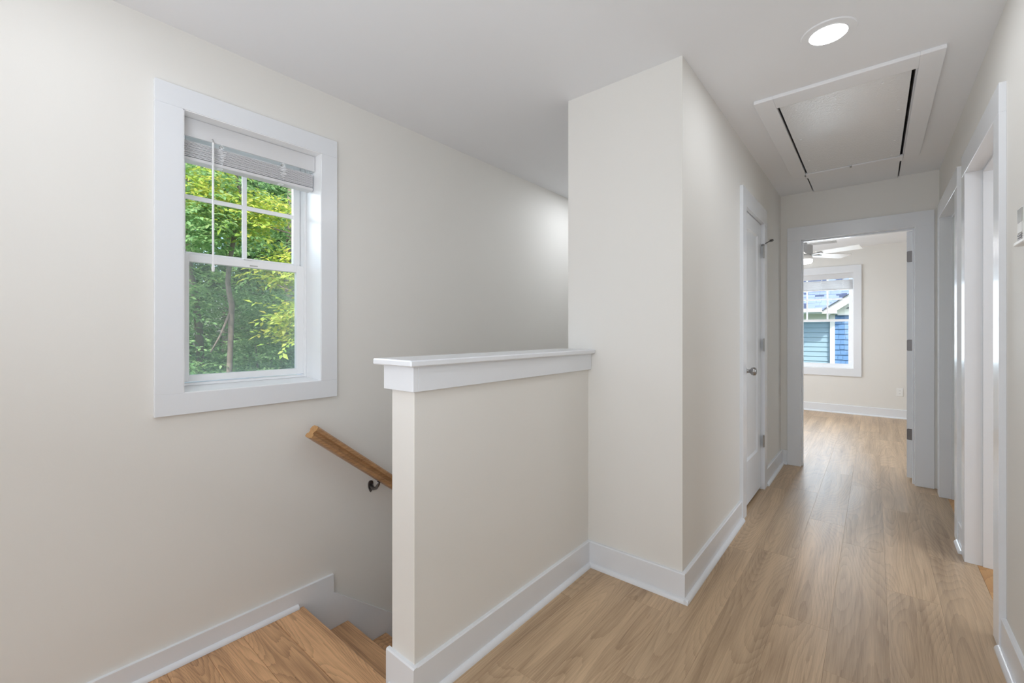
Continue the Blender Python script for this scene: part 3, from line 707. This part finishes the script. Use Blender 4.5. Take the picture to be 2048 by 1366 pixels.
# ---------------------------------------------------------------- ground and trees
GR = mat('ground', (.10, .13, .06), .95, bump=(6, .5, .3))
structure(box('ground', (-60, 40, -30, 60, -3.4, -3.2), GR), 'leafy ground below the trees', 'ground')
def leaves_mesh(name, crowns, n_spray, seed, L=.09, per=11, flat=.35):
    r = np.random.default_rng(seed)
    ids = r.integers(0, len(crowns), n_spray); C = np.array(crowns)[ids]       # x y z rx ry rz
    u = r.normal(size=(n_spray, 3)); u /= np.linalg.norm(u, axis=1)[:, None]; u *= r.random((n_spray, 1))**.4
    P = C[:, :3]+u*C[:, 3:6]
    az = r.random(n_spray)*2*np.pi; dip = r.normal(-.18, .28, n_spray)
    D = np.stack([np.cos(az)*np.cos(dip), np.sin(az)*np.cos(dip), np.sin(dip)], 1)
    Sd = np.cross(D, [0, 0, 1.]); Sd /= np.linalg.norm(Sd, axis=1)[:, None]; Up = np.cross(Sd, D)
    t = np.arange(per)/(per-1); side = np.where(np.arange(per) % 2 == 0, 1., -1.); side[-1] = 0
    ln = L*(3.6+1.5*r.random(n_spray))
    base = P[:, None, :]+D[:, None, :]*(t[None, :, None]*ln[:, None, None])
    ang = side[None, :]*(.95+.25*r.normal(size=(n_spray, per)))
    tilt = r.normal(0, flat, (n_spray, per, 1))
    ld = D[:, None, :]*np.cos(ang)[..., None]+Sd[:, None, :]*np.sin(ang)[..., None]+Up[:, None, :]*tilt-np.array([0, 0, .18])
    ld /= np.linalg.norm(ld, axis=2)[..., None]
    up = Up[:, None, :]+Sd[:, None, :]*r.normal(0, .35, (n_spray, per, 1))
    ls = np.cross(ld, up); ls /= np.linalg.norm(ls, axis=2)[..., None]
    s = (L*(.7+.6*r.random((n_spray, per))))[..., None]
    v0 = base; v1 = base+ld*s*.45+ls*s*.24; v2 = base+ld*s; v3 = base+ld*s*.45-ls*s*.24
    fold = np.cross(ls, ld)*s*.10; v1 = v1+fold; v3 = v3+fold
    V = np.stack([v0, v1, v2, v3], 2).reshape(-1, 3); nq = len(V)//4
    me = bpy.data.meshes.new(name); me.vertices.add(len(V)); me.vertices.foreach_set('co', V.astype(np.float32).ravel())
    q = np.arange(nq)*4; idx = np.stack([q, q+1, q+2, q, q+2, q+3], 1).ravel()
    me.loops.add(len(idx)); me.loops.foreach_set('vertex_index', idx.astype(np.int32))
    me.polygons.add(nq*2); me.polygons.foreach_set('loop_start', (np.arange(nq*2)*3).astype(np.int32)); me.polygons.foreach_set('loop_total', np.full(nq*2, 3, np.int32))
    me.update(); me.validate(); return me
def tree(name, label, trunk, radii, crowns, n, m, seed, L=.09, limbs=(), cat='tree', group=None):
    b = Vector(trunk[0]); root = tag(empty(name, b), label, cat, group)
    bm = bmesh.new(); sweep(bm, trunk, radii, 9)
    obj('trunk', bm, BARK, root, smooth=True)
    for pl in limbs:
        bm = bmesh.new(); sweep(bm, pl, [.016, .012, .008, .005][:len(pl)], 6); obj('branch', bm, BARK, root, smooth=True)
    me = leaves_mesh('foliage', [tuple(Vector(c[:3])-b)+tuple(c[3:]) for c in crowns], n, seed, L)
    fo = link('foliage', me, m, root); fo['kind'] = 'stuff'
    return root
tree('slender_tree', 'slender crooked tree in the middle of the stair window', [(-6.5, 1.93, -3.3), (-6.5, 1.96, .2), (-6.5, 1.985, .72), (-6.5, 2.0, 1.15), (-6.5, 2.005, 1.40), (-6.5, 2.015, 1.55), (-6.5, 1.985, 1.70), (-6.5, 1.965, 1.85), (-6.5, 1.985, 2.1), (-6.5, 2.03, 2.4), (-6.5, 2.075, 2.8), (-6.5, 2.10, 3.1), (-6.5, 2.04, 3.4), (-6.6, 1.9, 4.6)],
     [.055, .040, .034, .034, .036, .035, .033, .030, .028, .027, .026, .025, .022, .01],
     [(-6.7, 1.6, 3.1, .9, .6, .7), (-6.8, 2.2, 3.6, 1, 1.1, .8), (-6.7, 1.5, .55, .5, .45, .35), (-6.3, 1.7, 2.5, .4, .3, .4)], 520, LEAF_MID, 1, .075,
     [[(-6.5, 1.99, 1.45), (-6.4, 1.85, 1.15), (-6.3, 1.72, .95)], [(-6.5, 2.03, 2.4), (-6.6, 2.3, 2.9), (-6.6, 2.6, 3.1)], [(-6.5, 2.05, 2.6), (-6.6, 1.7, 3.0), (-6.6, 1.4, 3.2)]])
tree('leaning_tree', 'thin leaning tree near the stair window jamb, low and grey', [(-7.5, 2.05, -3.3), (-7.5, 1.93, .6), (-7.5, 1.90, 1.30), (-7.5, 1.855, 1.75), (-7.5, 1.80, 2.1), (-7.5, 1.76, 2.6), (-7.5, 1.6, 4)], [.08, .055, .05, .045, .04, .035, .015],
     [(-7.6, 1.9, 3.6, .8, .6, .7), (-7.2, 1.55, 1.7, .5, .5, .5)], 150, LEAF_MID, 2, .08)
tree('straight_tree', 'straight grey-barked tree at the edge of the stair window', [(-8, 1.80, -3.3), (-8, 1.80, .5), (-8, 1.78, 2.2), (-8, 1.76, 5)], [.12, .10, .09, .07],
     [(-8, 1.9, 4.4, 1.2, 1, 1), (-7.7, 1.9, 2.8, .8, .5, .5)], 220, LEAF_MID, 3, .09)
tree('rough_barked_tree', 'thick rough-barked tree at the far side of the stair window', [(-9, 3.72, -3.3), (-9, 3.76, .4), (-9, 3.80, 1.4), (-9, 3.84, 2.4), (-9, 3.9, 5)], [.16, .14, .13, .12, .1],
     [(-9, 4.0, 4.4, 1.4, 1.4, 1.1), (-8.6, 3.4, 3.2, .7, .8, .6)], 260, LEAF_MID, 4, .09)
tree('yellow_green_tree', 'yellow-green young tree filling the sunny side of the stair window', [(-5.6, 3.3, -3.3), (-5.6, 3.1, .8), (-5.7, 2.9, 2.5), (-5.8, 2.7, 3.4)], [.05, .04, .03, .012],
     [(-5.9, 2.55, 2.05, .5, .45, .25), (-6.2, 2.2, 2.75, .5, .35, .3), (-5.6, 2.55, 1.35, .4, .35, .28), (-6.6, 1.75, 3.0, .5, .45, .35)], 420, LEAF_YEL, 5, .085,
     [[(-5.6, 3.05, 1.2), (-5.7, 2.7, 1.6), (-5.8, 2.3, 1.8)], [(-5.7, 2.95, 2.2), (-5.9, 2.5, 2.5), (-6.1, 2.1, 2.6)]])
R_ = random.Random(21)
for i in range(6):
    x = -7.0-R_.random()*1.6; y = 1.2+i*.62+R_.random()*.2
    tree('sapling', ['bushy green sapling low in the stair window', 'bushy green sapling behind the slender crooked tree', 'bushy green sapling before the rough-barked tree'][min(2, i//2)], [(x, y, -3.3), (x+.05, y+.1, -.5), (x, y, 1.0)], [.03, .022, .01],
         [(x, y, .75, .7, .6, .5), (x, y, -.2, .8, .6, .6), (x-.1, y+.1, 1.55, .55, .5, .45)], 520, LEAF_MID, 30+i, .07, group=['saplings by the jamb', 'saplings in the middle', 'saplings on the far side'][min(2, i//2)], cat='sapling')
for i in range(12):
    x = -10.5-(i % 3)*1.8-R_.random(); y = 1.2+i*.68+R_.random()*.5
    tree('forest_tree', 'leafy background tree in the woods behind the stair window', [(x, y, -3.3), (x+R_.uniform(-.2, .2), y+R_.uniform(-.3, .3), 1), (x, y+.1, 6)], [.09, .07, .03],
         [(x, y, 4.8, 1.6, 1.5, 1.6), (x, y+.2, 2.6, 1.4, 1.2, 1.3), (x, y, .2, 1.5, 1.3, 1.5), (x, y, -1.8, 1.5, 1.3, 1.2)], 1900, (LEAF_MID, LEAF_DRK, LEAF_MID)[i % 3], 60+i, .12, group='woods behind the stair window')
